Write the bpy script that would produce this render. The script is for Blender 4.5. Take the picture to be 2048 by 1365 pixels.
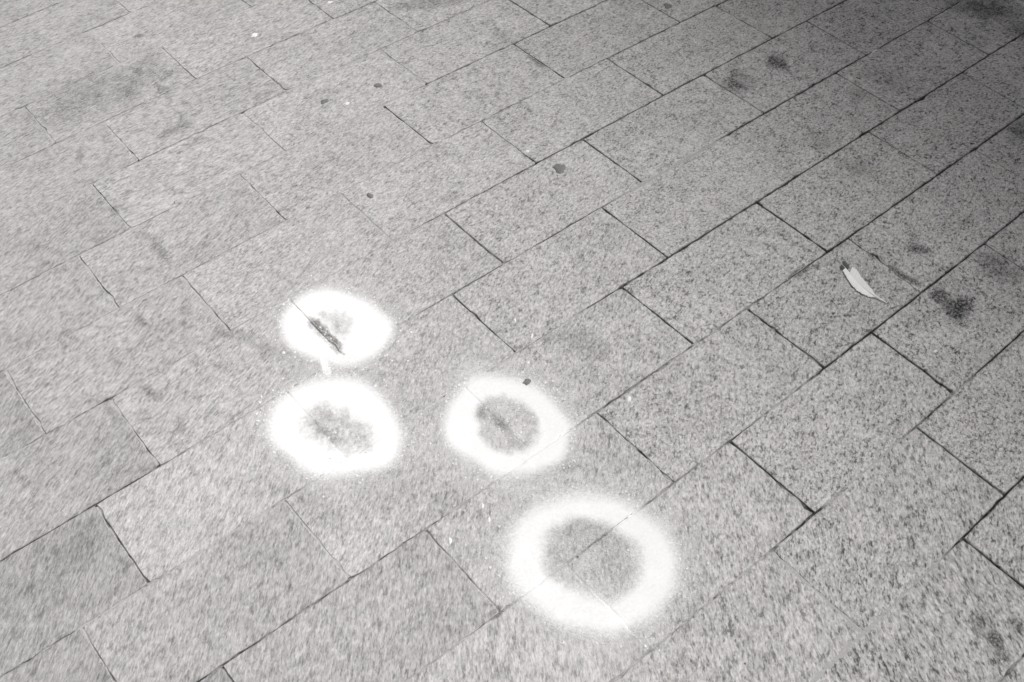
import bpy, math, random
import numpy as np
from mathutils import Vector, Matrix, noise
from mathutils.bvhtree import BVHTree

scene = bpy.context.scene
for o in list(bpy.data.objects):
    bpy.data.objects.remove(o, do_unlink=True)
C = scene.collection
random.seed(7)

# ------------------------------------------------------------------ camera
U = 0.2                                  # width of one course of slabs in metres
FPX, YAW, PITCH, ROLL = 2179.869, -0.6500799, 0.7239652, -0.0408084
CAM = Vector((0.0, -13.398905 * U, 7.857521 * U))
ROT = Matrix.Rotation(YAW, 3, 'Z') @ Matrix.Rotation(PITCH, 3, 'X') @ Matrix.Rotation(ROLL, 3, 'Z')
cd = bpy.data.cameras.new('camera')
cam = bpy.data.objects.new('camera', cd)
C.objects.link(cam)
cam.matrix_world = Matrix.Translation(CAM) @ ROT.to_4x4()
cd.sensor_fit = 'HORIZONTAL'
cd.sensor_width = 36.0
cd.lens = FPX / 2048.0 * 36.0
cd.clip_start = 0.02
cd.clip_end = 2000.0
scene.camera = cam

# ------------------------------------------------------------------ light
AX = math.radians(15)
S_DIR = Vector((math.cos(AX), -math.sin(AX), 0))      # across the pavement towards the added shade wall
T_DIR = Vector((math.sin(AX), math.cos(AX), 0))       # along the added shade wall
SUN_EL = math.radians(44)
sun_from = (S_DIR * math.cos(SUN_EL) + Vector((0, 0, math.sin(SUN_EL)))).normalized()
world = bpy.data.worlds.new('World')
scene.world = world
world.use_nodes = True
wn = world.node_tree
wn.nodes.clear()
sky = wn.nodes.new('ShaderNodeTexSky')
sky.sky_type = 'NISHITA'
sky.sun_disc = False
sky.sun_elevation = SUN_EL
sky.sun_rotation = math.atan2(sun_from.x, sun_from.y)
sky.dust_density = 4.0
hs = wn.nodes.new('ShaderNodeHueSaturation')           # a grey, clouded sky
hs.inputs['Saturation'].default_value = 0.0
bgn = wn.nodes.new('ShaderNodeBackground')
bgn.inputs['Strength'].default_value = 0.058
wo = wn.nodes.new('ShaderNodeOutputWorld')
wn.links.new(sky.outputs[0], hs.inputs['Color'])
wn.links.new(hs.outputs[0], bgn.inputs['Color'])
wn.links.new(bgn.outputs[0], wo.inputs['Surface'])
sl = bpy.data.lights.new('sun', 'SUN')
sl.energy = 1.5
sl.angle = math.radians(38)
sl.color = (1.0, 0.985, 0.975)
sun = bpy.data.objects.new('sun', sl)
C.objects.link(sun)
sun.rotation_euler = sun_from.to_track_quat('Z', 'Y').to_euler()
sun.location = (0, 0, 8)

scene.view_settings.view_transform = 'Standard'
scene.view_settings.look = 'None'
scene.view_settings.exposure = 1.14
scene.view_settings.gamma = 1.0
scene.view_settings.use_curve_mapping = False
scene.render.engine = 'CYCLES'
scene.render.resolution_x = 1024
scene.render.resolution_y = 682

# ------------------------------------------------------------------ helpers: where a point of the photo lies on the pavement
RN = np.array(ROT)

def ground(q):
    q = np.atleast_2d(np.asarray(q, float))
    d = np.stack([q[:, 0] - 1024.0, 682.5 - q[:, 1], np.full(len(q), -FPX)], 1) @ RN.T
    t = CAM.z / -d[:, 2]
    return np.stack([CAM.x + d[:, 0] * t, CAM.y + d[:, 1] * t], 1)

def pix(P):
    P = np.atleast_2d(np.asarray(P, float))
    w = np.stack([P[:, 0] - CAM.x, P[:, 1] - CAM.y, np.full(len(P), -CAM.z)], 1) @ RN
    z = np.minimum(w[:, 2], -1e-3)
    return np.stack([1024.0 + FPX * w[:, 0] / -z, 682.5 - FPX * w[:, 1] / -z], 1)

def g1(x, y):
    p = ground([(x, y)])[0]
    return float(p[0]), float(p[1])

# courses are laid by eye and bow a little: smooth offset of the regular bond
COEF = np.array([[0.03304, 0.00603], [-0.02437, 0.14651], [-0.03117, 0.02917], [0.00441, -0.21349], [0.00146, 0.05102], [0.01826, -0.0174], [0.07285, -0.04764], [-0.17305, 0.10693], [0.0372, -0.00274], [-0.08344, -0.02709], [0.08538, -0.16363], [0.01342, 0.02727], [-0.1341, 0.00215], [0.00406, 0.02535], [0.02719, 0.00174]])
QUAD = ground([(-50, -50), (2098, -50), (2098, 1415), (-50, 1415)]) / U
QC = QUAD.mean(0)

def bow(uv):
    uv = np.atleast_2d(np.asarray(uv, float))
    d = uv - QC
    t = np.ones(len(uv))
    for i in range(4):                                  # pull far points back to the surveyed patch
        a, b = QUAD[i], QUAD[(i + 1) % 4]
        nrm = np.array([b[1] - a[1], a[0] - b[0]])
        s0 = (a - QC) @ nrm
        den = d @ nrm
        with np.errstate(divide='ignore', invalid='ignore'):
            ti = np.where(den * np.sign(s0) > 1e-9, s0 / den, 1e9)
        t = np.minimum(t, np.maximum(ti, 0))
    c = QC + d * t[:, None]
    x = (c[:, 0] - 5) / 5
    y = (c[:, 1] + 7) / 6
    F = np.stack([x ** i * y ** j for i in range(5) for j in range(5 - i)], 1)
    return (uv + F @ COEF) * U

# ------------------------------------------------------------------ helpers: objects
def tag(o, label=None, cat=None, group=None, kind=None):
    if label: o['label'] = label
    if cat: o['category'] = cat
    if group: o['group'] = group
    if kind: o['kind'] = kind
    return o

def mesh_obj(name, verts, faces, mat, parent=None, smooth=False):
    me = bpy.data.meshes.new(name)
    me.from_pydata(verts, [], faces)
    me.update()
    if smooth:
        me.polygons.foreach_set('use_smooth', [True] * len(me.polygons))
    o = bpy.data.objects.new(name, me)
    me.materials.append(mat)
    C.objects.link(o)
    o.parent = parent
    return o

class NT:
    def __init__(s, name):
        s.m = bpy.data.materials.new(name)
        s.m.use_nodes = True
        s.t = s.m.node_tree
        s.t.nodes.clear()
        s.out = s.t.nodes.new('ShaderNodeOutputMaterial')
    def n(s, kind, **kw):
        nd = s.t.nodes.new('ShaderNode' + kind)
        for k, v in kw.items():
            setattr(nd, k, v)
        return nd
    def l(s, a, b):
        s.t.links.new(a, b)
    def val(s, sock, v):
        if isinstance(v, bpy.types.NodeSocket): s.l(v, sock)
        else: sock.default_value = v
    def math(s, op, a, b=0.0, c=0.0, clamp=False):
        nd = s.n('Math', operation=op, use_clamp=clamp)
        s.val(nd.inputs[0], a); s.val(nd.inputs[1], b); s.val(nd.inputs[2], c)
        return nd.outputs[0]
    def noise(s, vec, scale, detail=2.0, rough=0.5, dist=0.0):
        nd = s.n('TexNoise')
        if vec is not None: s.l(vec, nd.inputs['Vector'])
        nd.inputs['Scale'].default_value = scale
        nd.inputs['Detail'].default_value = detail
        nd.inputs['Roughness'].default_value = rough
        nd.inputs['Distortion'].default_value = dist
        return nd.outputs['Fac']
    def step(s, x, lo, hi, a=0.0, b=1.0):
        nd = s.n('MapRange', interpolation_type='SMOOTHSTEP')
        s.val(nd.inputs['Value'], x)
        s.val(nd.inputs['From Min'], lo); s.val(nd.inputs['From Max'], hi)
        s.val(nd.inputs['To Min'], a); s.val(nd.inputs['To Max'], b)
        return nd.outputs[0]
    def grey(s, v, tint=(1.0, 0.974, 0.970)):
        nd = s.n('CombineColor')
        for i in range(3):
            s.l(s.math('MULTIPLY', v, tint[i]), nd.inputs[i])
        return nd.outputs[0]
    def attr(s, name, kind='OBJECT'):
        nd = s.n('Attribute', attribute_type=kind, attribute_name=name)
        return nd.outputs['Fac']
    def bsdf(s, color, rough=0.85, spec=0.2, bump=None, strength=0.5, dist=0.0006):
        b = s.n('BsdfPrincipled')
        s.val(b.inputs['Base Color'], color)
        s.val(b.inputs['Roughness'], rough)
        b.inputs['Specular IOR Level'].default_value = spec
        if bump is not None:
            bm = s.n('Bump')
            bm.inputs['Strength'].default_value = strength
            bm.inputs['Distance'].default_value = dist
            s.l(bump, bm.inputs['Height'])
            s.l(bm.outputs[0], b.inputs['Normal'])
        return b

def granite(name, base, attrs=True):
    k = NT(name)
    pos = k.n('NewGeometry').outputs['Position']
    vec = pos
    spk, tone = 1.0, 1.0
    if attrs:                                            # each slab is combed its own way
        vr = k.n('VectorRotate', rotation_type='Z_AXIS')
        k.l(pos, vr.inputs['Vector'])
        k.l(k.attr('grain_angle'), vr.inputs['Angle'])
        sp = k.n('SeparateXYZ'); k.l(vr.outputs[0], sp.inputs[0])
        cb = k.n('CombineXYZ')
        k.l(k.math('DIVIDE', sp.outputs[0], k.attr('grain_stretch')), cb.inputs[0])
        k.l(sp.outputs[1], cb.inputs[1])
        k.l(k.math('ADD', sp.outputs[2], k.attr('grain_seed')), cb.inputs[2])
        vec = cb.outputs[0]
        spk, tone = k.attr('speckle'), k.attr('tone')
    fine = k.noise(vec, 430.0, 2.0, 0.7)
    mid = k.noise(vec, 210.0, 2.0, 0.7)
    pits = k.noise(vec, 175.0, 3.0, 0.75)
    vo = k.n('TexVoronoi')                              # single crystals
    k.l(vec, vo.inputs['Vector']); vo.inputs['Scale'].default_value = 330.0
    sc = k.n('SeparateColor'); k.l(vo.outputs['Color'], sc.inputs[0])
    blot = k.noise(pos, 38.0, 4.0, 0.68)
    wide = k.noise(pos, 5.0, 3.0, 0.55)
    con = k.math('MULTIPLY_ADD', spk, 0.45, 0.60)
    v = k.math('MULTIPLY', k.math('SUBTRACT', fine, 0.5), 1.1)
    v = k.math('ADD', v, k.math('MULTIPLY', k.math('SUBTRACT', mid, 0.5), 1.25))
    v = k.math('ADD', v, k.math('MULTIPLY', k.math('SUBTRACT', sc.outputs[0], 0.5), 0.34))
    v = k.math('MULTIPLY_ADD', v, con, 1.0)
    dark = k.math('MULTIPLY', k.step(k.math('ADD', pits, k.math('MULTIPLY', k.math('SUBTRACT', blot, 0.5), 0.38)), 0.51, 0.32), k.math('MULTIPLY', spk, 0.62))
    v = k.math('MULTIPLY', v, k.math('SUBTRACT', 1.0, dark))
    v = k.math('ADD', v, k.math('MULTIPLY', k.math('SUBTRACT', blot, 0.5), 0.36))
    v = k.math('ADD', v, k.math('MULTIPLY', k.math('SUBTRACT', wide, 0.5), 0.34))
    v = k.math('ADD', v, k.math('MULTIPLY', k.math('SUBTRACT', k.noise(pos, 14.0, 3.0, 0.6), 0.5), 0.34))
    if attrs:
        e = k.attr('edge_dirt', 'GEOMETRY')
        e = k.step(k.math('ADD', e, k.math('MULTIPLY', k.math('SUBTRACT', k.noise(pos, 70.0, 4.0, 0.7), 0.52), 0.9)), 0.15, 1.1)
        v = k.math('MULTIPLY', v, k.math('SUBTRACT', 1.0, k.math('MULTIPLY', e, 0.52)))
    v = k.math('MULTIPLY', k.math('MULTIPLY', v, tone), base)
    v = k.math('MINIMUM', k.math('MAXIMUM', v, 0.03), 0.66)
    h = k.math('ADD', k.math('MULTIPLY', fine, 0.5), k.math('MULTIPLY', mid, 0.9))
    b = k.bsdf(k.grey(v), 0.88, 0.18, h, 0.55, 0.0009)
    k.l(b.outputs[0], k.out.inputs['Surface'])
    return k.m

BASE = 0.43
M_GRAN = granite('granite', BASE)
M_GRAN_FAR = granite('granite_far', BASE, False)
M_WALL = granite('granite_shade_wall', 0.36, False)

def joint_material():
    k = NT('joint_fill')
    pos = k.n('NewGeometry').outputs['Position']
    d = k.attr('dirt', 'GEOMETRY')
    n = k.noise(pos, 90.0, 3.0, 0.65)
    f = k.step(k.math('ADD', d, k.math('MULTIPLY', k.math('SUBTRACT', n, 0.5), 0.9)), 0.25, 0.85)
    sand = k.math('MULTIPLY_ADD', k.noise(pos, 300.0, 2.0), 0.25, 0.29)
    v = k.math('ADD', k.math('MULTIPLY', sand, k.math('SUBTRACT', 1.0, f)), k.math('MULTIPLY', f, 0.035))
    k.l(k.bsdf(k.grey(v), 0.95, 0.05, n, 0.5, 0.001).outputs[0], k.out.inputs['Surface'])
    return k.m
M_JOINT = joint_material()

def ground_material():
    k = NT('distant_paving')
    pos = k.n('NewGeometry').outputs['Position']
    br = k.n('TexBrick')
    k.l(pos, br.inputs['Vector'])
    br.inputs['Scale'].default_value = 1.0
    br.inputs['Brick Width'].default_value = 0.395
    br.inputs['Row Height'].default_value = 0.2
    br.inputs['Mortar Size'].default_value = 0.003
    br.inputs['Color1'].default_value = (0.40, 0.39, 0.385, 1)
    br.inputs['Color2'].default_value = (0.44, 0.43, 0.425, 1)
    br.inputs['Mortar'].default_value = (0.12, 0.118, 0.115, 1)
    k.l(k.bsdf(br.outputs['Color'], 0.9, 0.1, k.noise(pos, 60.0, 3.0), 0.3, 0.001).outputs[0], k.out.inputs['Surface'])
    return k.m
M_GROUND = ground_material()

def film(name, value, lo, hi, grain, grain_scale, rough, vary=0.0, fine_scale=400.0, holes=0.0):
    """a thin film (paint, oil, dust) whose cover is broken up by the grain of the stone"""
    k = NT(name)
    pos = k.n('NewGeometry').outputs['Position']
    cov = k.attr('cover', 'GEOMETRY')
    n = k.noise(pos, grain_scale, 3.0, 0.7)
    n2 = k.noise(pos, fine_scale, 2.0, 0.6)
    nh = k.noise(pos, 210.0, 3.0, 0.75)
    nn = k.math('ADD', k.math('MULTIPLY', k.math('SUBTRACT', n, 0.5), 1.3 * grain), k.math('MULTIPLY', k.math('SUBTRACT', n2, 0.5), 1.1 * grain))
    edge = k.math('MULTIPLY', k.math('SUBTRACT', 1.0, cov), cov)           # grain bites at half cover
    c = k.math('ADD', cov, k.math('MULTIPLY', nn, k.math('MULTIPLY', edge, 4.0)))
    a = k.math('MINIMUM', k.math('MAXIMUM', c, 0.0), 1.0)
    if holes > 0:                                        # bare crystals show through
        a = k.math('MULTIPLY', a, k.math('SUBTRACT', 1.0, k.math('MULTIPLY', k.step(nh, 0.40, 0.62), holes)))
    v = k.math('MULTIPLY_ADD', k.math('SUBTRACT', n, 0.5), vary, value)
    tr = k.n('BsdfTransparent')
    b = k.bsdf(k.grey(v, (1.0, 0.99, 0.985)), rough, 0.2, n2, 0.25, 0.0006)
    mx = k.n('MixShader')
    k.l(a, mx.inputs[0]); k.l(tr.outputs[0], mx.inputs[1]); k.l(b.outputs[0], mx.inputs[2])
    k.l(mx.outputs[0], k.out.inputs['Surface'])
    return k.m
M_PAINT = film('white_spray_paint', 0.88, 0.0, 1.0, 0.6, 170.0, 0.7, 0.08, holes=0.05)
M_OIL = film('dark_oil', 0.035, 0.0, 1.0, 0.7, 130.0, 0.6, 0.02, holes=0.75)
M_GRIME = film('grime', 0.09, 0.0, 1.0, 0.7, 120.0, 0.9, 0.04, holes=0.7)
M_PALE = film('pale_dust', 0.62, 0.0, 1.0, 0.6, 160.0, 0.9, 0.05, holes=0.4)

def plain(name, v, rough=0.8, spec=0.2, vary=0.3, scale=300.0):
    k = NT(name)
    pos = k.n('NewGeometry').outputs['Position']
    n = k.noise(pos, scale, 3.0, 0.6)
    x = k.math('MULTIPLY', k.math('MULTIPLY_ADD', k.math('SUBTRACT', n, 0.5), vary, 1.0), v)
    k.l(k.bsdf(k.grey(x, (1, 0.99, 0.985)), rough, spec, n, 0.4, 0.0005).outputs[0], k.out.inputs['Surface'])
    return k.m
M_GUM = plain('old_gum', 0.19, 0.6, 0.35, 1.1, 350.0)
M_SPECK = plain('white_paint_speck', 0.8, 0.7)
def vane_material(name, v):
    k = NT(name)
    pos = k.n('NewGeometry').outputs['Position']
    x = k.math('MULTIPLY', k.attr('barb', 'GEOMETRY'), v)
    col = k.grey(x, (1, 0.99, 0.985))
    b = k.bsdf(col, 0.6, 0.25)
    t = k.n('BsdfTranslucent')
    k.l(col, t.inputs['Color'])
    mx = k.n('MixShader'); mx.inputs[0].default_value = 0.04
    k.l(b.outputs[0], mx.inputs[1]); k.l(t.outputs[0], mx.inputs[2])
    k.l(mx.outputs[0], k.out.inputs['Surface'])
    return k.m
M_VANE = vane_material('feather_white', 0.97)
M_VANE2 = vane_material('feather_shaded_white', 0.90)  # right vane: shading from its angle put into a greyer colour
M_QUILL = plain('feather_quill', 0.88, 0.45, 0.3, 0.05)
M_TIP = plain('feather_dark_tip', 0.11, 0.8, 0.1, 0.5, 700.0)

# ------------------------------------------------------------------ ground and pavement
R0 = 40.0
gv = [(-900, -900, -0.012), (900, -900, -0.012), (900, 900, -0.012), (-900, 900, -0.012)]
ground_o = mesh_obj('ground', gv, [(0, 1, 2, 3)], M_GROUND)
tag(ground_o, 'grey paved ground running on past the granite slabs', 'ground', kind='structure')

JOINTS = {   # measured ends of the slabs in each course, in course widths along the course
    0: [3.368, 5.309], 1: [2.044, 3.943, 5.978], 2: [2.67, 4.66, 6.621], 3: [4.035, 6.028], 4: [3.429, 5.381, 7.38],
    5: [2.167, 4.11, 6.061, 8.054], 6: [0.855, 2.83, 4.767, 6.739, 8.734], 7: [0.21, 2.185, 4.107, 6.113, 8.109],
    8: [-0.419, 1.53, 3.474, 5.463, 7.463], 9: [0.312, 2.278, 4.204, 6.204, 8.199], 10: [2.961, 4.895, 6.909],
    11: [4.33, 6.311], 12: [3.69, 5.663]}
PER = 1.977
ROWOFF = {0: 0.0225, 1: -0.0143, 2: -0.0108}
R_LO, R_HI = -6, 18          # courses built slab by slab
U_LO, U_HI = -4.5, 17.0

def course_joints(r, lo, hi):
    if r in JOINTS: js = list(JOINTS[r])
    else:
        ph = JOINTS[0][0] if r < 0 else JOINTS[12][0]
        k = -r if r < 0 else r - 12
        js = [ph + 0.66 * ((k + 1) // 2 % 3 - (k // 2) % 2) + 0.03 * math.sin(r * 7.1)]
    while js[0] > lo: js.insert(0, js[0] - PER + 0.012 * math.sin(js[0] * 9 + r))
    while js[-1] < hi: js.append(js[-1] + PER + 0.012 * math.sin(js[-1] * 9 + r))
    return [j for j in js if lo - PER < j < hi + PER]

def vrow(i):                 # the joint above course i
    return -float(i) - ROWOFF.get(i, 0.0) * -1.0

# how open and dirty each long joint is, along the photo's width
OPEN = {
    0: [(0, .6), (225, .5), (330, .3)], 1: [(0, .45), (46, .4), (100, .12), (350, .15), (390, .5), (450, .5), (540, .3)],
    2: [(0, .6), (300, .55), (400, .35), (660, .45), (740, .65)],
    3: [(0, .15), (190, .35), (281, .7), (487, .6), (600, .2), (700, .3), (838, .55), (980, .3)],
    4: [(0, .5), (67, .45), (120, .3), (250, .4), (309, .45), (420, .15), (800, .15), (863, .9), (1100, .9), (1200, .5)],
    5: [(0, .55), (20, .3), (137, .35), (300, .3), (369, .6), (430, .35), (560, .35), (690, .35), (800, .3), (835, .5), (880, .3), (933, .7), (970, .65), (1050, .5), (1126, .2), (1172, .75), (1218, .7), (1380, .75), (1450, .7)],
    6: [(0, .3), (75, .5), (221, .85), (260, .55), (440, .35), (500, .25), (545, .15), (800, .15), (891, .6), (960, .5), (1068, .9), (1165, .85), (1257, .6), (1380, .85), (1700, .85)],
    7: [(0, .9), (193, .9), (311, .75), (400, .3), (560, .35), (577, .7), (600, .4), (660, .15), (790, .15), (863, .5), (912, .6), (1000, .65), (1050, .35), (1109, .8), (1162, .7), (1211, .55), (1285, .12), (1430, .15), (1460, .9), (1654, .95), (1760, .6), (1925, .9)],
    8: [(0, .6), (140, .55), (200, .12), (292, .45), (400, .2), (524, .25), (594, .6), (700, .35), (800, .2), (930, .25), (1031, .4), (1144, .25), (1211, .8), (1260, .75), (1300, .5), (1337, 1), (1608, 1), (1800, .9), (2048, .95)],
    9: [(380, .75), (441, .85), (520, .7), (647, .6), (800, .6), (835, .65), (891, .4), (1010, .35), (1068, .35), (1137, .6), (1253, .65), (1350, .45), (1495, .55), (1594, .65), (1654, .9), (1742, .95), (1946, .95), (2048, .95)],
    10: [(900, .3), (996, .55), (1102, .12), (1190, .75), (1292, .6), (1380, .55), (1418, .4), (1464, .7), (1559, .35), (1647, .75), (1742, .95), (2048, 1)],
    11: [(1221, .3), (1299, .4), (1446, .4), (1500, .2), (1562, .7), (1629, .75), (1700, .2), (1780, .25), (1840, .7), (1896, .7), (1930, .15), (1953, .95), (2048, .95)],
    12: [(1600, .1), (1720, .15), (1880, .35), (1928, .85), (2048, .95)]}
# the short joints, by course and end
CROSS = {(0, 3.368): .25, (0, 5.309): .35, (1, 2.044): .5, (1, 3.943): .45, (1, 5.978): .5, (2, 2.67): .45, (2, 4.66): .5, (2, 6.621): .3,
         (3, 4.035): .3, (3, 6.028): .35, (4, 3.429): .45, (4, 5.381): .8, (4, 7.38): .9, (5, 2.167): .4, (5, 4.11): .12, (5, 6.061): .3, (5, 8.054): .45,
         (6, .855): .4, (6, 2.83): .25, (6, 4.767): .6, (6, 6.739): .75, (6, 8.734): .4, (7, .21): .75, (7, 2.185): .15, (7, 4.107): .7, (7, 6.113): 1.0, (7, 8.109): .3,
         (8, -.419): .45, (8, 1.53): .25, (8, 3.474): .2, (8, 5.463): .75, (8, 7.463): .85, (9, .312): .8, (9, 2.278): .35, (9, 4.204): .5, (9, 6.204): .6, (9, 8.199): .3,
         (10, 2.961): .3, (10, 4.895): .75, (10, 6.909): .95, (11, 4.33): .15, (11, 6.311): .65, (12, 3.69): .4, (12, 5.663): .95}

def row_open(r, px):
    t = OPEN.get(r)
    if not t: return 0.55
    return float(np.interp(px, [a for a, b in t], [b for a, b in t]))

# direction of the combing on each slab, sampled over the patch (x, y, direction, length of the marks)
COMB = [(100, 60, 1, -.38, 3.0), (350, 240, 1, -.45, 3.0), (300, 600, 1, -1.0, 3.0), (100, 900, .8, -1.1, 3.4), (100, 1300, .35, -1, 4.0), (650, 1100, .15, -1, 3.6),
        (1024, 1300, -.08, -1, 3.6), (1500, 1200, -.2, -1, 2.8), (1950, 1300, -.45, -1, 2.8), (1000, 680, .4, -1, 2.0), (1024, 60, 1, -.35, 1.7), (700, 350, 1, -.7, 2.2),
        (1950, 680, .05, -1, 1.4), (1400, 300, 1, -.7, 1.2), (1950, 60, 1, -.25, 1.35), (1400, 750, .1, -1, 1.7)]

def comb(x, y):
    px = pix([(x, y)])[0]
    sx = sy = sl_ = sw = 0.0
    for a, b, dx, dy, ln in COMB:
        w = 1.0 / (((px[0] - a) ** 2 + (px[1] - b) ** 2) + 90.0 ** 2) ** 1.5
        n = math.hypot(dx, dy)
        sx += w * dx / n; sy += w * dy / n; sl_ += w * ln; sw += w
    n = math.hypot(sx, sy)
    c = np.clip(px, (-200, -200), (2250, 1565))
    A, B = ground([c])[0], ground([(c[0] + sx / n * 10, c[1] + sy / n * 10)])[0]
    return math.atan2(B[1] - A[1], B[0] - A[0]), sl_ / sw, px

pavement = bpy.data.objects.new('pavement', None)
C.objects.link(pavement)
tag(pavement, 'pavement of pale grey granite slabs laid in a stepped bond', 'pavement', kind='structure')

ALLV, ALLF = [], []          # everything the films lie on

def collect(verts, faces):
    b = len(ALLV)
    ALLV.extend(verts)
    ALLF.extend([tuple(i + b for i in f) for f in faces])

def vignette_tone(px):
    """vignette put into slab colour: duller towards the left, paler round the rings"""
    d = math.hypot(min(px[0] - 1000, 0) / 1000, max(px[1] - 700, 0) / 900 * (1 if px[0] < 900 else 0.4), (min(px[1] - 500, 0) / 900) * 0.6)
    return max(0.78, 1.14 - 0.27 * d ** 1.5)  # brightness falloff towards the view's edges goes into the slab colour

def slab(r, a, b, cut_a=None, cut_b=None, gap_a=0.0012, gap_b=0.0012, name='paving_slab'):
    """one slab of course r between ends a and b: worn arris, uneven edges, chipped corners"""
    rnd = random.Random(int(r * 1000 + a * 37))
    v1, v0 = vrow(r), vrow(r + 1)
    gv_ = 0.0012 / U
    mid = pix(bow([((a + b) / 2, (v0 + v1) / 2)]))[0]
    wd = float(np.interp(mid[0], [700, 1500], [0.95, 1.3]))
    gv_ *= wd
    ga, gb = gap_a / U * (wd if gap_a > 0.001 else 1), gap_b / U * (wd if gap_b > 0.001 else 1)
    nl, ns = 22, 11
    pts = []
    cut = [rnd.choice([0.008, 0.012, 0.018, 0.03, 0.05]) for _ in range(4)]
    def wob(u, v):
        return noise.noise(Vector((u * 11.0, v * 11.0, r * 3.3))) * 0.0016 / U + noise.noise(Vector((u * 31.0, v * 31.0, r * 1.7))) * 0.0015 / U
    def ca(v): return a + ga + (cut_a(v) if cut_a else 0.0)
    def cb(v): return b - gb + (cut_b(v) if cut_b else 0.0)
    # counter-clockwise from lower left
    for i in range(nl):
        f = i / nl
        pts.append((ca(v0) + (cb(v0) - ca(v0)) * f, v0 + gv_, 0))
    for i in range(ns):
        f = i / ns
        v = v0 + gv_ + (v1 - v0 - 2 * gv_) * f
        pts.append((cb(v), v, 1))
    for i in range(nl):
        f = i / nl
        pts.append((cb(v1) + (ca(v1) - cb(v1)) * f, v1 - gv_, 2))
    for i in range(ns):
        f = i / ns
        v = v1 - gv_ - (v1 - v0 - 2 * gv_) * f
        pts.append((ca(v), v, 3))
    corner_id = [0, nl, nl + ns, 2 * nl + ns]
    cu, cv = (a + b) / 2, (v0 + v1) / 2
    ch = rnd.uniform(0.0005, 0.0011) / U
    outer, inner = [], []
    for i, (u, v, s) in enumerate(pts):
        w = wob(u, v)
        chip = max(0.0, noise.noise(Vector((u * 7.0, v * 7.0, r * 9.1 + s))) - 0.36) * 0.012 / U
        d = w + chip
        nu, nv = [(0, 1), (-1, 0), (0, -1), (1, 0)][s]
        if i in corner_id:
            c = cut[corner_id.index(i)] * 0.5
            nu, nv = (1 if u < cu else -1), (1 if v < cv else -1)
            outer.append((u + nu * c * 0.55, v + nv * c * 0.55))
            inner.append((u + nu * (c * 0.55 + ch), v + nv * (c * 0.55 + ch)))
            continue
        outer.append((u + nu * d, v + nv * d))
        inner.append((u + nu * (d + ch * (1 + 1.2 * abs(w) * U / 0.001)), v + nv * (d + ch * (1 + 1.2 * abs(w) * U / 0.001))))
    n = len(pts)
    core = []
    for i, (u, v) in enumerate(inner):
        k_ = 0.006 / U
        core.append((min(max(u, a + ga + k_), b - gb - k_) if not (cut_a or cut_b) else u + (cu - u) * 0.03, min(max(v, v0 + gv_ + k_), v1 - gv_ - k_)))
    W = bow(outer + inner + core)
    dz = rnd.uniform(-0.0008, 0.0008)
    tx, ty = rnd.uniform(-0.004, 0.004), rnd.uniform(-0.006, 0.006)
    ctr = W.mean(0)
    verts = []
    for i in range(n): verts.append((W[i, 0], W[i, 1], -0.03))
    for i in range(n):
        verts.append((W[i, 0], W[i, 1], -0.0010 + dz))
    for i in range(n, 3 * n):
        verts.append((W[i, 0], W[i, 1], dz + tx * (W[i, 0] - ctr[0]) + ty * (W[i, 1] - ctr[1])))
    faces = []
    for i in range(n):
        j = (i + 1) % n
        faces.append((i, j, n + j, n + i))
        faces.append((n + i, n + j, 2 * n + j, 2 * n + i))
        faces.append((2 * n + i, 2 * n + j, 3 * n + j, 3 * n + i))
    top = tuple(range(3 * n, 4 * n))
    faces.append(top)
    o = mesh_obj(name, verts, faces, M_GRAN, pavement)
    op = []
    lf = float(np.interp(mid[0], [400, 1300], [0.74, 1.0]))
    for i, (u, v, sd) in enumerate(pts):                 # dirt creeps out of the open joints
        if sd in (0, 2): op.append(row_open(r + 1 if sd == 0 else r, pix(W[i:i + 1])[0][0]))
        else:
            q = a if sd == 3 else b
            op.append(float(np.interp(mid[0], [400, 1000], [0.7, 1.0])) * next((val for (rr, aa), val in CROSS.items() if rr == r and abs(aa - q) < 0.02), 0.5))
    op = [max(0.0, x + 0.45 * noise.noise(Vector((p_[0] * 4.0, p_[1] * 4.0, 11.0)))) * lf for x, p_ in zip(op, pts)]
    ed = [0.05 + 0.95 * x for x in op] + [0.05 + 0.85 * x for x in op] + [0.6 * x for x in op] + [0.0] * n
    at_ = o.data.attributes.new('edge_dirt', 'FLOAT', 'POINT')
    at_.data.foreach_set('value', ed)
    collect(verts[n:], [tuple(i - n for i in f) for f in faces if min(f) >= n])
    ang, ln, px = comb(ctr[0], ctr[1])
    o['grain_angle'] = -ang
    o['grain_stretch'] = 1 + (ln - 1) * 0.85
    o['grain_seed'] = rnd.uniform(0, 30)
    o['speckle'] = float(np.interp(px[0] + 0.25 * (682 - px[1]), [200, 900, 1500, 2000], [0.5, 0.65, 1.0, 1.25]))
    o['tone'] = rnd.uniform(0.975, 1.025) * vignette_tone(px)
    return o

def crack(v):                # the break across one slab of course 9
    return 0.05 * (v + 9.5) + 0.035 * noise.noise(Vector((v * 7.0, 3.0, 1.0))) + 0.02 * noise.noise(Vector((v * 23.0, 5.0, 1.0)))

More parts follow.
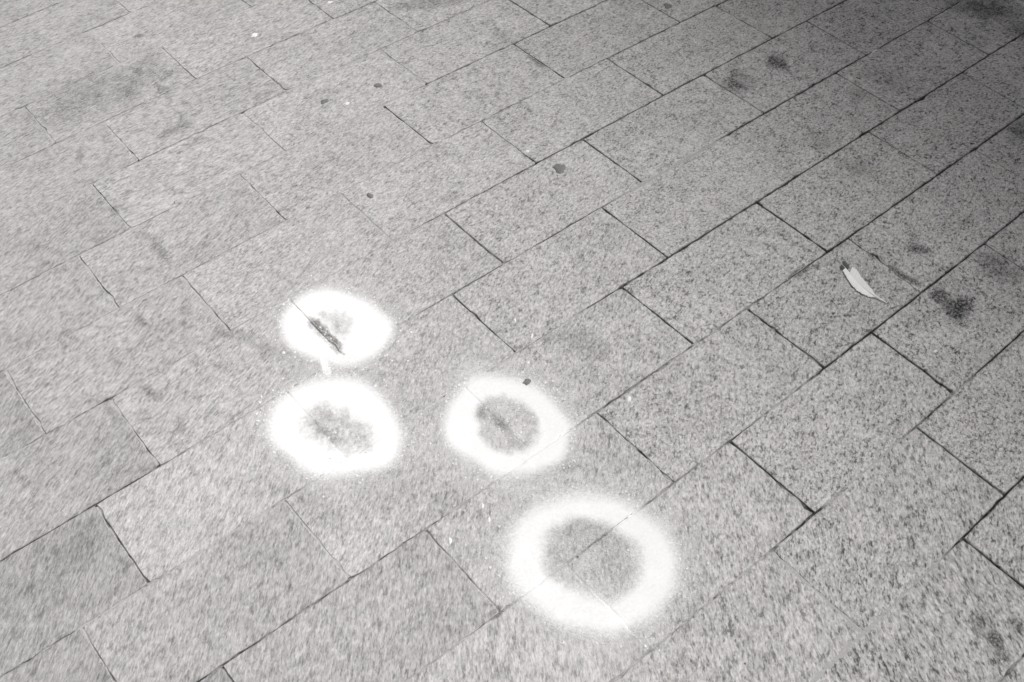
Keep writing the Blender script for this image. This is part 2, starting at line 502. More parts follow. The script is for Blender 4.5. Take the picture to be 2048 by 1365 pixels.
TONE = {(6, 4.767): 1.03, (7, .21): 1.06, (7, 2.185): 1.05, (8, .0): .97}
nslab = 0
for r in range(R_LO, R_HI):
    js = course_joints(r, U_LO, U_HI)
    for a, b in zip(js[:-1], js[1:]):
        if r == 9 and abs(a - 6.204) < 0.01:
            m = 7.765
            o1 = slab(r, a, m, cut_b=crack, gap_b=0.0006, name='broken_slab_piece')
            o2 = slab(r, m, b, cut_a=crack, gap_a=0.0006, name='broken_slab_piece')
            o1['label'] = 'larger piece of the cracked slab beside the feather'
            o2['label'] = 'smaller piece of the cracked slab beside the dark oil stain'
            o2['grain_seed'] = o1['grain_seed']; o2['tone'] = o1['tone']
            nslab += 2
        else:
            o = slab(r, a, b)
            if r == 7 and abs(a - .21) < .01: o['tone'] *= 1.06
            if r == 7 and abs(a + 1.767) < .1: o['tone'] *= 0.97
            nslab += 1
print('slabs', nslab)

# sand, grit and dirt in the joints, sunk by a varying depth
jv, jf, jd = [], [], []
def strip(p0, p1, half, fn, step=0.04):
    n = max(2, int(math.hypot(p1[0] - p0[0], p1[1] - p0[1]) / step))
    du, dv = p1[0] - p0[0], p1[1] - p0[1]
    L_ = math.hypot(du, dv)
    nu, nv = -dv / L_ * half, du / L_ * half
    line = [(p0[0] + du * i / n, p0[1] + dv * i / n) for i in range(n + 1)]
    uv = [(u + nu, v + nv) for u, v in line] + [(u - nu, v - nv) for u, v in line]
    Wd = bow(uv)
    mid = bow(line)
    PX = pix(mid)
    b = len(jv)
    dl, zl = [], []
    for i, (u, v) in enumerate(line):
        s = fn(PX[i][0])
        w = noise.noise(Vector((u * 6.0, v * 6.0, 4.0))) * 0.30 + noise.noise(Vector((u * 17.0, v * 17.0, 2.0))) * 0.30
        s = s * float(np.interp(PX[i][0], [400, 1300], [0.80, 0.95]))
        s = min(1.0, max(0.0, s + w * (1.0 if s > 0.2 else 0.4)))
        dl.append(s)
        zl.append(-0.0002 - 0.0050 * s)
    for side in (0, 1):
        for i in range(n + 1):
            k = side * (n + 1) + i
            jv.append((Wd[k, 0], Wd[k, 1], zl[i])); jd.append(dl[i])
    for i in range(n):
        jf.append((b + i, b + n + 1 + i, b + n + 2 + i, b + i + 1))
HALF = 0.0050 / U
for r in range(R_LO, R_HI + 1):
    strip((U_LO - 2, vrow(r)), (U_HI + 2, vrow(r)), HALF, lambda px, r=r: row_open(r, px))
for r in range(R_LO, R_HI):
    for a in course_joints(r, U_LO, U_HI):
        s = 0.5
        for (rr, aa), val in CROSS.items():
            if rr == r and abs(aa - a) < 0.02: s = val
        strip((a, vrow(r) - HALF), (a, vrow(r + 1) + HALF), HALF, lambda px, s=s: s * float(np.interp(px, [400, 1000], [0.72, 1.0])))
strip((7.765 + crack(-9.05), -9.03), (7.765 + crack(-9.95), -9.97), 0.02, lambda px: 0.95)
jo = mesh_obj('joint_fill', jv, jf, M_JOINT, pavement)
tag(jo, kind='stuff')
at = jo.data.attributes.new('dirt', 'FLOAT', 'POINT')
at.data.foreach_set('value', jd)
collect(jv, jf)

# slabs beyond the ones built singly
ov, of = [], []
for r in range(-34, 48):
    js = course_joints(r, -42, 46)
    for a, b in zip(js[:-1], js[1:]):
        if R_LO <= r < R_HI:
            inner = course_joints(r, U_LO, U_HI)
            if a >= inner[0] - 0.3 and b <= inner[-1] + 0.3: continue
            if b > inner[0] and a < inner[0]: b = inner[0]
            if a < inner[-1] and b > inner[-1]: a = inner[-1]
            if b - a < 0.05: continue
        W = bow([(a + .01, vrow(r + 1) + .01), (b - .01, vrow(r + 1) + .01), (b - .01, vrow(r) - .01), (a + .01, vrow(r) - .01)])
        k = len(ov)
        dz = random.uniform(-.0006, .0006)
        for z in (-0.02, dz):
            for p in W: ov.append((p[0], p[1], z))
        of.append((k + 4, k + 5, k + 6, k + 7))
        for i in range(4):
            j = (i + 1) % 4
            of.append((k + i, k + j, k + 4 + j, k + 4 + i))
oo = mesh_obj('outlying_slabs', ov, of, M_GRAN_FAR, pavement)
tag(oo, kind='stuff')

BVH = BVHTree.FromPolygons([Vector(v) for v in ALLV], ALLF)

def surf(x, y):
    hit = BVH.ray_cast(Vector((x, y, 0.05)), Vector((0, 0, -1)), 0.2)
    return hit[0].z if hit[0] is not None else 0.0

# ------------------------------------------------------------------ films lying on the slabs
def sdist(P, poly):
    """signed distance in photo points to a closed outline, positive inside"""
    poly = np.asarray(poly, float)
    d = np.full(len(P), 1e9)
    inside = np.zeros(len(P), bool)
    n = len(poly)
    for i in range(n):
        a, b = poly[i], poly[(i + 1) % n]
        ab = b - a
        t = np.clip(((P - a) @ ab) / (ab @ ab), 0, 1)
        d = np.minimum(d, np.hypot(*(P - a - t[:, None] * ab).T))
        with np.errstate(divide='ignore', invalid='ignore'):
            cr = ((a[1] > P[:, 1]) != (b[1] > P[:, 1])) & (P[:, 0] < (b[0] - a[0]) * (P[:, 1] - a[1]) / (b[1] - a[1]) + a[0])
        inside ^= cr
    return np.where(inside, d, -d)

def sm(x, lo, hi):
    t = np.clip((x - lo) / (hi - lo), 0, 1)
    return t * t * (3 - 2 * t)

def round_poly(poly, it=2):
    p = np.asarray(poly, float)
    for _ in range(it):
        q = np.roll(p, -1, 0)
        p = np.stack([0.75 * p + 0.25 * q, 0.25 * p + 0.75 * q], 1).reshape(-1, 2)
    return p

def film_obj(name, bbox, fn, mat, lift, parent=None, cell=0.0017, cutoff=0.015):
    """bbox in photo points; fn(photo points) -> cover 0..1; the sheet follows slabs and joints"""
    x0, y0, x1, y1 = bbox
    G = ground([(x0, y0), (x1, y0), (x1, y1), (x0, y1)])
    lo, hi = G.min(0), G.max(0)
    nx, ny = int((hi[0] - lo[0]) / cell) + 2, int((hi[1] - lo[1]) / cell) + 2
    X, Y = np.meshgrid(lo[0] + np.arange(nx) * cell, lo[1] + np.arange(ny) * cell)
    P = np.stack([X.ravel(), Y.ravel()], 1)
    cov = np.clip(fn(pix(P)), 0, 1)
    keep = (cov > cutoff).reshape(ny, nx)
    cell_on = keep[:-1, :-1] & keep[1:, :-1] & keep[:-1, 1:] & keep[1:, 1:]
    used = np.zeros((ny, nx), bool)
    used[:-1, :-1] |= cell_on; used[1:, :-1] |= cell_on; used[:-1, 1:] |= cell_on; used[1:, 1:] |= cell_on
    idx = np.full(ny * nx, -1)
    ui = np.flatnonzero(used.ravel())
    idx[ui] = np.arange(len(ui))
    c = P[ui].mean(0)
    verts = [(P[i, 0] - c[0], P[i, 1] - c[1], surf(P[i, 0], P[i, 1]) + lift) for i in ui]
    jj, ii = np.nonzero(cell_on)
    k = jj * nx + ii
    faces = np.stack([idx[k], idx[k + 1], idx[k + 1 + nx], idx[k + nx]], 1).tolist()
    o = mesh_obj(name, verts, faces, mat, parent, smooth=True)
    o.location = (c[0], c[1], 0)
    a = o.data.attributes.new('cover', 'FLOAT', 'POINT')
    a.data.foreach_set('value', cov[ui].astype(np.float32))
    return o

def zc(pts, ox, oy, s): return [(ox + x / s, oy + y / s) for x, y in pts]

def blob_noise(P, f, seed, amp):
    return np.array([noise.noise(Vector((x * f, y * f, seed))) for x, y in P]) * amp

# outlines of the four sprayed rings, read off the photograph
R1O = round_poly(zc([(860, 230), (1130, 300), (1350, 420), (1560, 570), (1650, 700), (1620, 850), (1500, 1000), (1330, 1110), (1130, 1180), (900, 1170), (700, 1120), (500, 1030), (350, 930), (290, 780), (275, 620), (310, 500), (430, 390), (620, 280)], 520, 540, 6.203))
R1BAR = round_poly(zc([(585, 640), (700, 620), (800, 680), (880, 790), (1000, 870), (1035, 930), (1000, 1040), (880, 950), (760, 820), (640, 720)], 520, 540, 6.203), 1)
R1G = round_poly(zc([(720, 560), (880, 540), (1120, 580), (1140, 720), (1060, 830), (960, 790), (860, 660)], 520, 540, 6.203))
R2O = round_poly(zc([(800, 180), (1050, 200), (1300, 330), (1420, 470), (1540, 620), (1600, 760), (1590, 900), (1530, 1060), (1380, 1150), (1150, 1200), (900, 1210), (700, 1190), (530, 1130), (400, 1000), (270, 900), (200, 750), (190, 620), (240, 480), (370, 380), (550, 280)], 500, 720, 5.25))
R2I = round_poly(zc([(560, 600), (640, 520), (760, 490), (900, 550), (1060, 560), (1110, 650), (1280, 710), (1300, 860), (1230, 950), (1060, 990), (900, 970), (760, 890), (640, 800), (540, 720)], 500, 720, 5.25))
R3O = round_poly(zc([(620, 150), (850, 190), (1050, 260), (1220, 340), (1350, 470), (1440, 600), (1490, 700), (1430, 800), (1410, 950), (1320, 1070), (1180, 1150), (1000, 1190), (800, 1210), (640, 1190), (530, 1120), (380, 1030), (250, 920), (150, 820), (130, 700), (170, 560), (240, 420), (340, 310), (470, 190)], 860, 720, 5.25))
R3I = round_poly(zc([(470, 560), (500, 480), (620, 400), (750, 370), (900, 420), (1020, 500), (1100, 600), (1130, 720), (1090, 830), (1000, 920), (900, 950), (760, 950), (620, 900), (560, 820), (530, 700)], 860, 720, 5.25))
R4O = round_poly(zc([(800, 130), (1000, 150), (1100, 200), (1230, 260), (1330, 340), (1420, 460), (1480, 620), (1490, 780), (1450, 920), (1370, 1030), (1250, 1130), (1120, 1210), (980, 1240), (820, 1220), (660, 1180), (530, 1110), (400, 1020), (280, 930), (190, 830), (130, 700), (130, 560), (180, 430), (280, 310), (420, 200), (600, 140)], 980, 960, 4.015))
R4I = round_poly(zc([(400, 500), (460, 390), (560, 330), (700, 290), (850, 320), (980, 370), (1080, 420), (1160, 500), (1210, 600), (1230, 720), (1200, 840), (1130, 920), (1020, 980), (900, 970), (760, 940), (620, 900), (530, 840), (440, 770), (410, 640)], 980, 960, 4.015))

def seg(P, a, b):
    a, b = np.array(a, float), np.array(b, float)
    ab = b - a
    t = np.clip(((P - a) @ ab) / (ab @ ab), 0, 1)
    return np.hypot(*(P - a - t[:, None] * ab).T)

def ell(P, cx, cy, rx, ry, ang=0.0):
    c, s = math.cos(math.radians(ang)), math.sin(math.radians(ang))
    x, y = P[:, 0] - cx, P[:, 1] - cy
    return np.sqrt(((x * c + y * s) / rx) ** 2 + ((-x * s + y * c) / ry) ** 2)

def ring1(P):
    d = sdist(P, R1O)
    c = sm(d, -22, 9)
    c = np.minimum(c, 1 - 0.93 * sm(sdist(P, R1BAR) + blob_noise(P, .12, 7., 5.0), -8, 7))
    c = np.minimum(c, 1 - (0.50 + blob_noise(P, .06, 5., .35)) * sm(sdist(P, R1G) + blob_noise(P, .09, 9., 8.0), -12, 14))
    c = np.maximum(c, 1.0 * sm(-seg(P, (645, 720), (652, 745)), -14, -6))          # run of paint at the joint
    c = np.maximum(c, 0.5 * sm(-seg(P, (548, 614), (600, 588)), -4, -0.5))          # caught on a slab edge
    return np.maximum(c, 0.2 * sm(d, -70, 0))

def ring2(P):
    d = sdist(P, R2O)
    c = sm(d, -30, 14)
    n = blob_noise(P, 0.035, 3.0, 0.65) + blob_noise(P, 0.13, 6.0, 0.35) - 0.06
    c = np.minimum(c, 1 - (0.64 + n) * sm(sdist(P, R2I) + blob_noise(P, .07, 1., 9.0), -16, 18))
    c = np.maximum(c, (0.5 + blob_noise(P, .08, 2., .5)) * sm(-seg(P, (545, 801), (655, 745)), -6, -0.5))
    return np.maximum(c, (0.24 + blob_noise(P, .03, 2., .2)) * sm(d, -75, 0))

def ring3(P):
    d = sdist(P, R3O)
    c = sm(d, -30, 14)
    c = np.minimum(c, 1 - (0.84 + blob_noise(P, .035, 8., .35)).clip(0.3, 0.97) * sm(sdist(P, R3I) + blob_noise(P, .05, 1., 7.0), -14, 16))
    c = np.maximum(c, 0.38 * sm(-seg(P, (1008, 822), (1046, 872)), -20, -4))         # lit edge of the right slab, its brightness put in as paint cover
    c = np.maximum(c, 0.55 * sm(-seg(P, (878, 805), (940, 768)), -5, -0.5))
    c = np.maximum(c, 0.42 * sm(-ell(P, 940, 745, 75, 38, -28), -1.0, -0.2))
    return np.maximum(c, (0.26 + blob_noise(P, .03, 2., .2)) * sm(d, -90, 0))

def ring4(P):
    d = sdist(P, R4O)
    c = sm(d, -44, 20)
    c = np.minimum(c, 1 - (0.88 + blob_noise(P, .03, 8., .30)).clip(0.4, 0.98) * sm(sdist(P, R4I) + blob_noise(P, .03, 4., 6.0), -14, 32))
    c = np.maximum(c, 0.30 * sm(-ell(P, 1196, 1118, 14, 34, 14), -1.15, -0.3))
    c = np.maximum(c, 0.45 * sm(-ell(P, 1165, 1140, 12, 12), -1.2, -0.3))
    c = np.maximum(c, 0.55 * sm(-seg(P, (1180, 1162), (1188, 1180)), -9, -2))
    c = np.maximum(c, 0.6 * sm(-seg(P, (1255, 1040), (1285, 1018)), -7, -1))
    c = np.maximum(c, 0.20 * sm(-ell(P, 985, 1090, 95, 90, 20), -1.0, -0.1))
    return np.maximum(c, (0.26 + blob_noise(P, .025, 2., .2)) * sm(d, -110, 0))

def spatter(fn, outline, seed, wob, plateau):
    rr = random.Random(seed)
    c0 = outline.mean(0)
    drops = []
    for i in range(150):
        p = outline[rr.randrange(len(outline))]
        k_ = 1 + abs(rr.gauss(0, 0.16)) if rr.random() < 0.75 else 1 - rr.random() * 0.9
        drops.append((c0 + (p - c0) * k_ + np.array([rr.gauss(0, 4), rr.gauss(0, 4)]), rr.uniform(0.8, 2.4) if rr.random() < 0.93 else rr.uniform(2.5, 4.0)))
    def g(P):
        w = np.stack([blob_noise(P, 0.017, seed + 1.5, wob), blob_noise(P, 0.017, seed + 7.5, wob)], 1)
        c = fn(P + w) * (1 - plateau * (0.5 + blob_noise(P, 0.03, seed + 3.0, 0.8)).clip(0, 1))
        for q, r_ in drops:
            m = (np.abs(P[:, 0] - q[0]) < r_ + 3) & (np.abs(P[:, 1] - q[1]) < r_ + 3)
            if m.any():
                c[m] = np.maximum(c[m], 0.9 * sm(-np.hypot(P[m, 0] - q[0], P[m, 1] - q[1]), -r_ - 1.2, -r_ * 0.4))
        return c
    return g
ring1, ring2, ring3, ring4 = spatter(ring1, R1O, 11, 5, .03), spatter(ring2, R2O, 12, 7, .03), spatter(ring3, R3O, 13, 7, .03), spatter(ring4, R4O, 14, 9, .05)

GRP = 'spray painted rings on the paving'
for li, (fn, bb, lab) in enumerate((
        (ring1, (470, 490, 870, 815), 'upper white spray paint ring, nearly filled in, around a dark slot in a joint'),
        (ring2, (450, 670, 890, 1035), 'white spray paint ring with a blotchy grey middle, directly below the filled one'),
        (ring3, (790, 650, 1235, 1035), 'middle white spray paint ring around a joint, right of the two stacked rings'),
        (ring4, (850, 890, 1455, 1365), 'largest white spray paint ring, nearest the camera, with a clean grey centre'))):
    o = film_obj('spray_paint_ring', bb, fn, M_PAINT, 0.0007 + 0.0002 * li)
    tag(o, lab, 'paint ring', GRP)

# stains: parts of the pavement they have soaked into
def stain(kind, parts, mat, label=None, lift=0.0004):
    """parts: (x, y, rx, ry, angle, strength) in photo points"""
    x0 = min(p[0] - 1.6 * max(p[2], p[3]) for p in parts); x1 = max(p[0] + 1.6 * max(p[2], p[3]) for p in parts)
    y0 = min(p[1] - 1.6 * max(p[2], p[3]) for p in parts); y1 = max(p[1] + 1.6 * max(p[2], p[3]) for p in parts)
    seed = parts[0][0] * 0.37
    if mat is M_GRIME: parts = [(x, y, rx * 1.15, ry * 1.15, an, s_ * float(np.interp(x, [500, 1300], [0.62, 0.95]))) for x, y, rx, ry, an, s_ in parts]
    def fn(P):
        c = np.zeros(len(P))
        near = np.zeros(len(P), bool)
        for x, y, rx, ry, an, s in parts: near |= ell(P, x, y, rx, ry, an) < 1.7
        nz = np.zeros(len(P))
        i = np.flatnonzero(near)
        if len(i): nz[i] = blob_noise(P[i], 0.05, seed, 0.30) + blob_noise(P[i], 0.16, seed, 0.35)
        for x, y, rx, ry, an, s in parts:
            c = np.maximum(c, s * sm(-(ell(P, x, y, rx, ry, an) + nz), -1.3, -0.15))
        return c
    big = max(max(p[2], p[3]) for p in parts)
    o = film_obj(kind, (x0, y0, x1, y1), fn, mat, lift, pavement, cell=0.0022 if big < 45 else 0.0035)
    if label: o['label'] = label
    return o

stain('oil_stain', [(1880, 592, 26, 16, 20, .8), (1912, 620, 34, 22, 45, .95), (1925, 612, 22, 18, 0, .85), (1800, 548, 40, 8, 30, .65), (1830, 565, 22, 8, 30, .6)], M_OIL, 'large dark oil stain right of the feather')
stain('oil_stain', [(1552, 124, 28, 15, 15, .75), (1565, 132, 16, 9, 0, .8)], M_OIL, 'dark oil stain near the top right')
stain('oil_stain', [(1470, 172, 30, 17, 10, .55), (1490, 160, 40, 25, 30, .3)], M_OIL)
stain('oil_stain', [(1960, 1245, 22, 22, 30, .5), (1992, 1285, 40, 17, 52, .75), (2005, 1310, 24, 14, 50, .5), (2035, 1250, 18, 14, 40, .5)], M_OIL, 'long dark oil stain in the lower right corner')
stain('oil_stain', [(1840, 500, 26, 11, 10, .6), (1830, 495, 12, 10, 0, .5)], M_OIL)
stain('grime_patch', [(1597, 545, 20, 9, -25, .85), (1612, 540, 12, 6, -25, .6)], M_GRIME)
stain('grime_patch', [(1968, 18, 70, 22, 8, .75), (2040, 60, 30, 18, 0, .5)], M_GRIME)
stain('grime_patch', [(1715, 335, 36, 16, 20, .3), (1640, 280, 45, 20, 20, .22)], M_GRIME)
stain('grime_patch', [(2040, 262, 26, 22, 0, .6), (1990, 530, 40, 26, 30, .4), (2030, 550, 24, 20, 30, .45)], M_GRIME)
stain('grime_patch', [(1780, 160, 60, 26, 20, .2), (1720, 190, 30, 16, 0, .25)], M_GRIME)
stain('grime_patch', [(150, 205, 110, 42, -22, .46), (250, 175, 90, 38, -28, .38)], M_GRIME, 'smooth grey smear in the upper left')
stain('grime_patch', [(320, 178, 22, 8, 40, .6), (275, 142, 14, 6, 10, .45), (335, 150, 26, 8, -30, .4), (258, 190, 10, 14, -20, .4)], M_GRIME)
stain('grime_patch', [(350, 258, 34, 10, -25, .5), (365, 235, 10, 12, 0, .4), (390, 285, 26, 10, -20, .35)], M_GRIME)
stain('grime_patch', [(160, 312, 9, 13, 30, .5)], M_GRIME)
stain('grime_patch', [(280, 72, 10, 4, -5, .75)], M_GRIME)
stain('grime_patch', [(228, 420, 9, 13, -20, .5), (192, 482, 14, 7, 20, .45)], M_GRIME)
stain('grime_patch', [(322, 502, 32, 10, 45, .5), (285, 470, 14, 10, 0, .4)], M_GRIME)
stain('grime_patch', [(283, 640, 24, 8, 48, .55), (370, 622, 16, 10, 20, .4)], M_GRIME)
stain('grime_patch', [(300, 785, 26, 10, 45, .6), (360, 852, 12, 11, 0, .5)], M_GRIME)
stain('grime_patch', [(480, 672, 60, 14, 10, .35), (560, 705, 60, 16, 15, .35)], M_GRIME)
stain('grime_patch', [(1172, 690, 46, 26, 20, .28), (1120, 675, 50, 22, 0, .2)], M_GRIME)
stain('grime_patch', [(985, 1228, 20, 6, -10, .45), (997, 1221, 9, 10, 0, .6)], M_GRIME)
stain('grime_patch', [(655, 668, 48, 9, 42, .85), (672, 682, 16, 9, 45, .9)], M_OIL, 'dark dirt filling the slot inside the upper ring', 0.0003)
stain('grime_patch', [(640, 860, 40, 12, 42, .55), (652, 864, 9, 9, 0, .85), (665, 884, 12, 10, 30, .7), (661, 842, 6, 6, 0, .6)], M_GRIME, None, 0.0003)
stain('grime_patch', [(963, 825, 11, 15, 0, .6), (1000, 845, 30, 10, 48, .65), (1030, 888, 28, 7, 48, .5)], M_GRIME, None, 0.0003)
stain('grime_patch', [(1185, 1100, 75, 55, 15, .12), (1230, 1130, 40, 40, 0, .18)], M_GRIME, None, 0.0003)
stain('grime_patch', [(640, 1020, 60, 40, 30, .22), (760, 980, 70, 50, 20, .18)], M_GRIME)
stain('grime_patch', [(1030, 90, 60, 8, 34, .25), (1075, 125, 30, 6, 34, .55)], M_GRIME)
stain('grime_patch', [(860, 6, 70, 14, -8, .4)], M_GRIME)
stain('grime_patch', [(900, 395, 20, 10, -10, .35), (880, 300, 30, 14, 0, .2)], M_GRIME)
stain('grime_patch', [(70, 1150, 160, 70, -30, .16), (170, 1080, 60, 40, -30, .2)], M_GRIME)
stain('grime_patch', [(1133, 937, 17, 12, -10, .75)], M_GRIME)
stain('pale_smudge', [(1868, 745, 16, 8, 20, .55)], M_PALE)
stain('pale_smudge', [(1527, 57, 14, 6, 0, .6)], M_PALE)
stain('pale_smudge', [(1840, 1255, 12, 9, 0, .6), (1884, 1255, 12, 9, 0, .3)], M_PALE)
stain('pale_smudge', [(370, 1060, 90, 60, -20, .16), (330, 1090, 40, 40, 0, .14)], M_PALE)
stain('pale_smudge', [(890, 1350, 24, 12, 0, .5)], M_PALE)
stain('pale_smudge', [(800, 140, 14, 8, 20, .5), (350, 115, 14, 6, 30, .5)], M_PALE)
stain('pale_smudge', [(988, 655, 14, 8, 40, .5), (1010, 655, 22, 12, 0, .3)], M_PALE)

# ------------------------------------------------------------------ gum and specks
def lump(name, x, y, rx, ry, ang, height, mat, label, cat, group, seed):
    """a trodden, irregular flat lump; radii in photo points"""
    cx, cy = g1(x, y)
    a = math.radians(ang)
    ring_n = 26
    verts = [(0, 0, height)]
    for lev, (f, h) in enumerate(((0.55, 0.92), (0.85, 0.6), (1.0, 0.0))):
        for i in range(ring_n):
            t = 2 * math.pi * i / ring_n
            k = 1 + 0.45 * noise.noise(Vector((math.cos(t) * 1.5, math.sin(t) * 1.5, seed))) + 0.30 * noise.noise(Vector((math.cos(t) * 3.5, math.sin(t) * 3.5, seed)))
            px, py = math.cos(t) * rx * f * k, math.sin(t) * ry * f * k
            gx, gy = g1(x + px * math.cos(a) - py * math.sin(a), y + px * math.sin(a) + py * math.cos(a))
            z = height * h * (1 + 0.2 * noise.noise(Vector((gx * 300, gy * 300, seed)))) if lev < 2 else -0.0006
            verts.append((gx - cx, gy - cy, z))
    faces = []
    for i in range(ring_n):
        j = (i + 1) % ring_n
        faces.append((0, 1 + j, 1 + i))
        for l_ in range(2):
            b = 1 + l_ * ring_n
            faces.append((b + i, b + j, b + ring_n + j, b + ring_n + i))
    faces = [tuple(reversed(f)) for f in faces]
    o = mesh_obj(name, verts, faces, mat, None, True)
    o.location = (cx, cy, surf(cx, cy))
    return tag(o, label, cat, group)

GG = 'old gum trodden onto the slabs'
for i, (x, y, rx, ry, an, lab) in enumerate([
        (1120, 337, 14, 9, 10, 'dark oval blot of trodden gum, largest, upper middle of the paving'),
        (740, 392, 8, 5, 20, 'small dark blot of gum left of the largest gum blot'),
        (650, 203, 9, 5, -20, 'small dark blot of gum near a white speck, upper left of middle'),
        (756, 171, 9, 5, 5, 'small dark blot of gum near the top, above the short dark joint'),
        (1054, 765, 9, 6, -25, 'rough dark blot of gum at the upper edge of the middle ring'),
        (1335, 12, 9, 5, 25, 'dark blot of gum at the very top edge right of middle')]):
    lump('chewing_gum', x, y, rx, ry, an, 0.0023, M_GUM, lab, 'gum', GG, i * 3.7)
GS = 'white specks on the slabs'
for i, (x, y, rx, ry, an, lab) in enumerate([
        (509, 71, 7, 4, -20, 'white speck near the top left, brightest of the upper specks'),
        (695, 207, 5, 3, -20, 'small white speck beside a gum blot, upper left of middle'),
        (1258, 798, 4, 7, 10, 'white speck between the middle ring and the cracked slab'),
        (660, 5, 6, 2.5, -10, 'white speck at the very top edge'),
        (1055, 303, 4, 3, 0, 'tiny white speck left of the largest gum blot'),
        (965, 1012, 3, 6, 5, 'tiny white speck between the middle and the largest ring'),
        (978, 1040, 2.5, 7, 0, 'thin white speck just left of the largest ring'),
        (900, 1082, 3.5, 7, 0, 'white speck at the joint left of the largest ring'),
        (1064, 672, 2.5, 6, 15, 'thin white speck above the middle ring'),
        (1030, 640, 2.5, 4, 0, 'tiny white speck farthest above the middle ring'),
        (1871, 703, 4, 3, 0, 'tiny white speck below the large oil stain'),
        (1749, 101, 6, 2.5, -30, 'white speck lodged in a joint near the top right')]):
    lump('white_speck', x, y, rx, ry, an, 0.0008, M_SPECK, lab, 'speck', GS, i * 2.3 + 50)

# loose grit, thickest along the joints
gr_v, gr_f = [], []
rg_ = random.Random(21)
for i in range(520):
    if i % 3:
        r = rg_.randrange(-1, 15)
        u, v = rg_.uniform(-1, 13), vrow(r) + rg_.gauss(0, 0.035)
    else:
        u, v = rg_.uniform(-1, 13), rg_.uniform(-14.5, 1)
    p = bow([(u, v)])[0]
    rad = rg_.uniform(0.0006, 0.0015) if rg_.random() < 0.9 else rg_.uniform(0.0015, 0.0026)
    z = surf(p[0], p[1])
    k = len(gr_v)
    for (x, y, zz) in ((1, 0, 0), (0, 1, 0), (-1, 0, 0), (0, -1, 0), (0, 0, 1), (0, 0, -1)):
        j = lambda: rg_.uniform(0.6, 1.3)
        gr_v.append((p[0] + x * rad * j() + rg_.uniform(-.3, .3) * rad, p[1] + y * rad * j() + rg_.uniform(-.3, .3) * rad, z + rad * 0.5 + zz * rad * j() * 0.7))
    gr_f += [(k, k + 1, k + 4), (k + 1, k + 2, k + 4), (k + 2, k + 3, k + 4), (k + 3, k, k + 4), (k + 1, k, k + 5), (k + 2, k + 1, k + 5), (k + 3, k + 2, k + 5), (k, k + 3, k + 5)]
M_GRIT = plain('grit', 0.24, 0.9, 0.1, 1.6, 25.0)
go = mesh_obj('grit', gr_v, gr_f, M_GRIT)
tag(go, 'loose fine grit scattered on the slabs and along the joints', 'grit', kind='stuff')

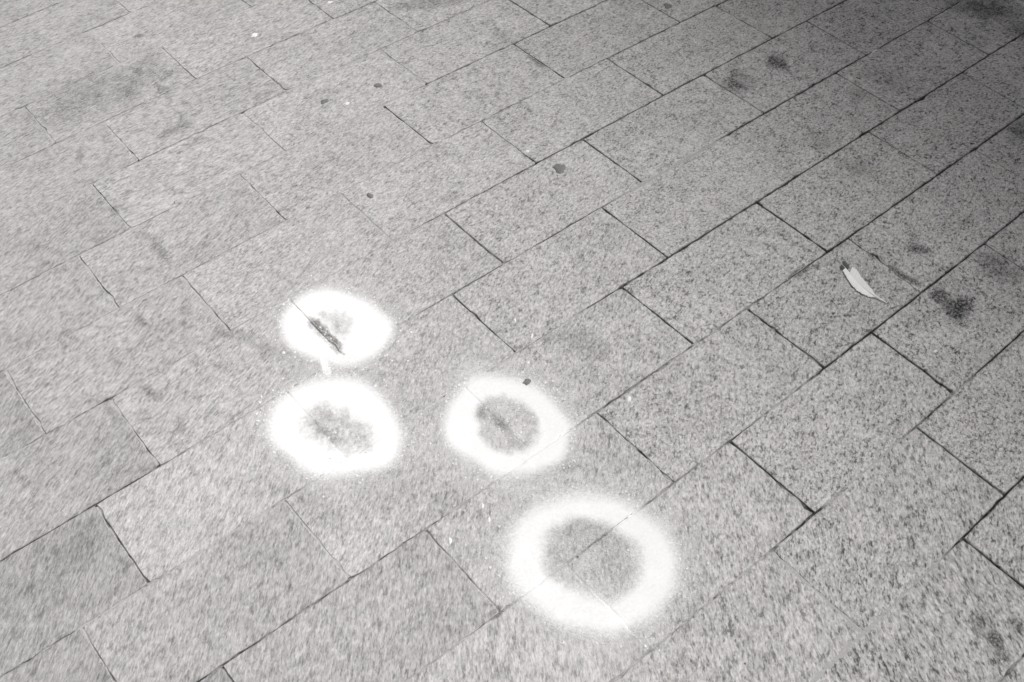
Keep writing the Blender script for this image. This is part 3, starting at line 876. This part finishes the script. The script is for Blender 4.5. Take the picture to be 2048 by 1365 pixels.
# ------------------------------------------------------------------ feather
def feather():
    Z = lambda p: g1(1640 + p[0] / 6.4, 490 + p[1] / 6.4)
    base = Vector((*Z((855, 755)), 0))
    shaft = [(855, 755), (770, 716), (690, 668), (610, 610), (530, 545), (460, 475), (400, 405), (345, 340), (300, 290), (268, 245)]
    left = {2: (690, 690), 3: (620, 682), 4: (530, 642), 5: (450, 590), 6: (388, 520), 7: (330, 425), 8: (288, 350), 9: (245, 285)}
    right = {2: (682, 632), 3: (662, 590), 4: (590, 505), 5: (512, 408), 6: (472, 340), 7: (412, 298), 8: (345, 255), 9: (300, 200)}
    root = bpy.data.objects.new('feather', None)
    C.objects.link(root)
    root.location = base
    root.location.z = surf(base.x, base.y)
    tag(root, 'small white feather with a dark grey tip lying on a slab', 'feather')
    def P(p, z):
        x, y = Z(p)
        return Vector((x - base.x, y - base.y, z))
    hgt = [0.0014, 0.0026, 0.0028, 0.0028, 0.0028, 0.0028, 0.0028, 0.0027, 0.0025, 0.0022]
    n = len(shaft)
    def interp(tab, t):
        ks = sorted(tab) if isinstance(tab, dict) else list(range(len(tab)))
        t = min(max(t, ks[0]), ks[-1])
        for a, b in zip(ks[:-1], ks[1:]):
            if a <= t <= b:
                f = (t - a) / (b - a)
                A, B = np.array(tab[a], float), np.array(tab[b], float)
                return A + (B - A) * f
        return np.array(tab[ks[-1]], float)
    # quill and shaft: a tapering round rod
    verts, faces = [], []
    for i in range(n):
        c = P(shaft[i], hgt[i])
        a = P(shaft[max(i - 1, 0)], hgt[max(i - 1, 0)]); b = P(shaft[min(i + 1, n - 1)], hgt[min(i + 1, n - 1)])
        d = (b - a).normalized()
        s = d.cross(Vector((0, 0, 1))).normalized()
        u = s.cross(d)
        rad = [0.0009, 0.0021, 0.0024, 0.0016, 0.0011, 0.0009, 0.0007, 0.0006, 0.0004, 0.0002][i]
        for k in range(8):
            t = 2 * math.pi * k / 8
            verts.append(tuple(c + s * math.cos(t) * rad + u * math.sin(t) * rad))
    for i in range(n - 1):
        for k in range(8):
            l_ = (k + 1) % 8
            faces.append((i * 8 + k, i * 8 + l_, i * 8 + 8 + l_, i * 8 + 8 + k))
    faces.append(tuple(range(7, -1, -1))); faces.append(tuple(range((n - 1) * 8, n * 8)))
    mesh_obj('quill', verts, faces, M_QUILL, root, True)
    rnd = random.Random(5)
    def vane(name, side, t0, t1, count, mat, ragged, lift):
        verts, faces = [], []
        for i in range(count):
            t = t0 + (t1 - t0) * i / count
            w = (t1 - t0) / count
            tip = interp(side, t + 0.15)
            r0, r1 = interp(shaft, t - 0.55), interp(shaft, t - 0.55 + w * 1.25)
            e0, e1 = interp(side, t), interp(side, t + w * 1.25)
            rg = 1 + rnd.uniform(-ragged, ragged * 0.4)
            z0, z1 = float(interp(hgt, t - 0.5)), 0.0021 + rnd.uniform(0, 0.0006)
            k = len(verts)
            segs = 4
            for s in range(segs + 1):
                f = s / segs * rg
                zz = z0 * (1 - f) + z1 * f + 0.0005 * math.sin(math.pi * min(f, 1)) + lift + i * 0.000003
                for a, b in ((r0, e0), (r1, e1)):
                    q = a + (b - a) * f
                    verts.append(tuple(P(q, zz)))
            for s in range(segs):
                a = k + 2 * s
                faces.append((a, a + 1, a + 3, a + 2))
        ob = mesh_obj(name, verts, faces, mat, root)
        sh = ob.data.attributes.new('barb', 'FLOAT', 'POINT')
        sh.data.foreach_set('value', [x for i in range(count) for x in [rnd.uniform(0.9, 1.0)] * (2 * (segs + 1))])
        return ob
    vane('vane', left, 2.0, 8.05, 64, M_VANE, 0.10, 0.0001)
    vane('vane', right, 2.0, 7.0, 56, M_VANE2, 0.07, 0.0002)
    tl = vane('tip_barbs', left, 8.0, 9.0, 16, M_TIP, 0.35, 0.0)
    tr = vane('tip_barbs', right, 7.5, 9.0, 26, M_TIP, 0.35, 0.0)
    tl['label'] = tr['label'] = 'dark grey soft barbs at the tip'
    # loose down at the foot of the vane
    dv, df = [], []
    for i in range(22):
        t = rnd.uniform(1.5, 2.4)
        p = interp(shaft, t); sgn = rnd.choice((-1, 1))
        q = p + np.array([rnd.uniform(-26, 8), rnd.uniform(4, 30) * sgn])
        m = (p + q) / 2 + np.array([rnd.uniform(-6, 6), rnd.uniform(-6, 6)])
        k = len(dv)
        for pt, z, w in ((p, .0025, 1.6), (m, .003, 1.1), (q, .0015, .3)):
            dv.append(tuple(P(pt + np.array([0, -w]), z))); dv.append(tuple(P(pt + np.array([0, w]), z)))
        df += [(k, k + 1, k + 3, k + 2), (k + 2, k + 3, k + 5, k + 4)]
    mesh_obj('down', dv, df, M_QUILL, root)
feather()

# ------------------------------------------------------------------ unseen wall, added to keep the light off that side of the paving
WALL_S, WALL_T, WALL_H = 3.34, 0.45, 1.64
wall = bpy.data.objects.new('added_shade_wall', None)
C.objects.link(wall)
tag(wall, 'added granite block wall, out of view, that shades the paving', 'wall')
wall.location = (S_DIR * (WALL_S + WALL_T / 2) + T_DIR * -1.0)
wall.rotation_euler = (0, 0, -AX)
def block(name, x0, x1, y0, y1, z0, z1, bev=0.008):
    v = []
    for z, e in ((z0, bev), (z0 + bev, 0), (z1 - bev, 0), (z1, bev)):
        v += [(x0 + e, y0 + e, z), (x1 - e, y0 + e, z), (x1 - e, y1 - e, z), (x0 + e, y1 - e, z)]
    f = [(3, 2, 1, 0), (12, 13, 14, 15)]
    for l_ in range(3):
        for i in range(4):
            j = (i + 1) % 4
            f.append((l_ * 4 + i, l_ * 4 + j, l_ * 4 + 4 + j, l_ * 4 + 4 + i))
    return mesh_obj(name, v, f, M_WALL, wall)
hh = (WALL_H - 0.10) / 3
for c in range(3):
    y = -4.5 + (0.42 if c % 2 else 0.0)
    first = True
    while y < 4.4:
        ln = random.uniform(0.72, 0.88)
        d = random.uniform(-0.006, 0.006)
        block('shade_wall_block', -WALL_T / 2 + d, WALL_T / 2 + d, y + 0.003, min(y + ln, 4.6) - 0.003, 0.003 + c * hh, (c + 1) * hh - 0.003)
        y += ln
y = -4.55
while y < 4.5:
    block('shade_wall_coping', -WALL_T / 2 - 0.04, WALL_T / 2 + 0.04, y + 0.003, y + 1.0 - 0.003, 3 * hh + 0.002, WALL_H)
    y += 1.0
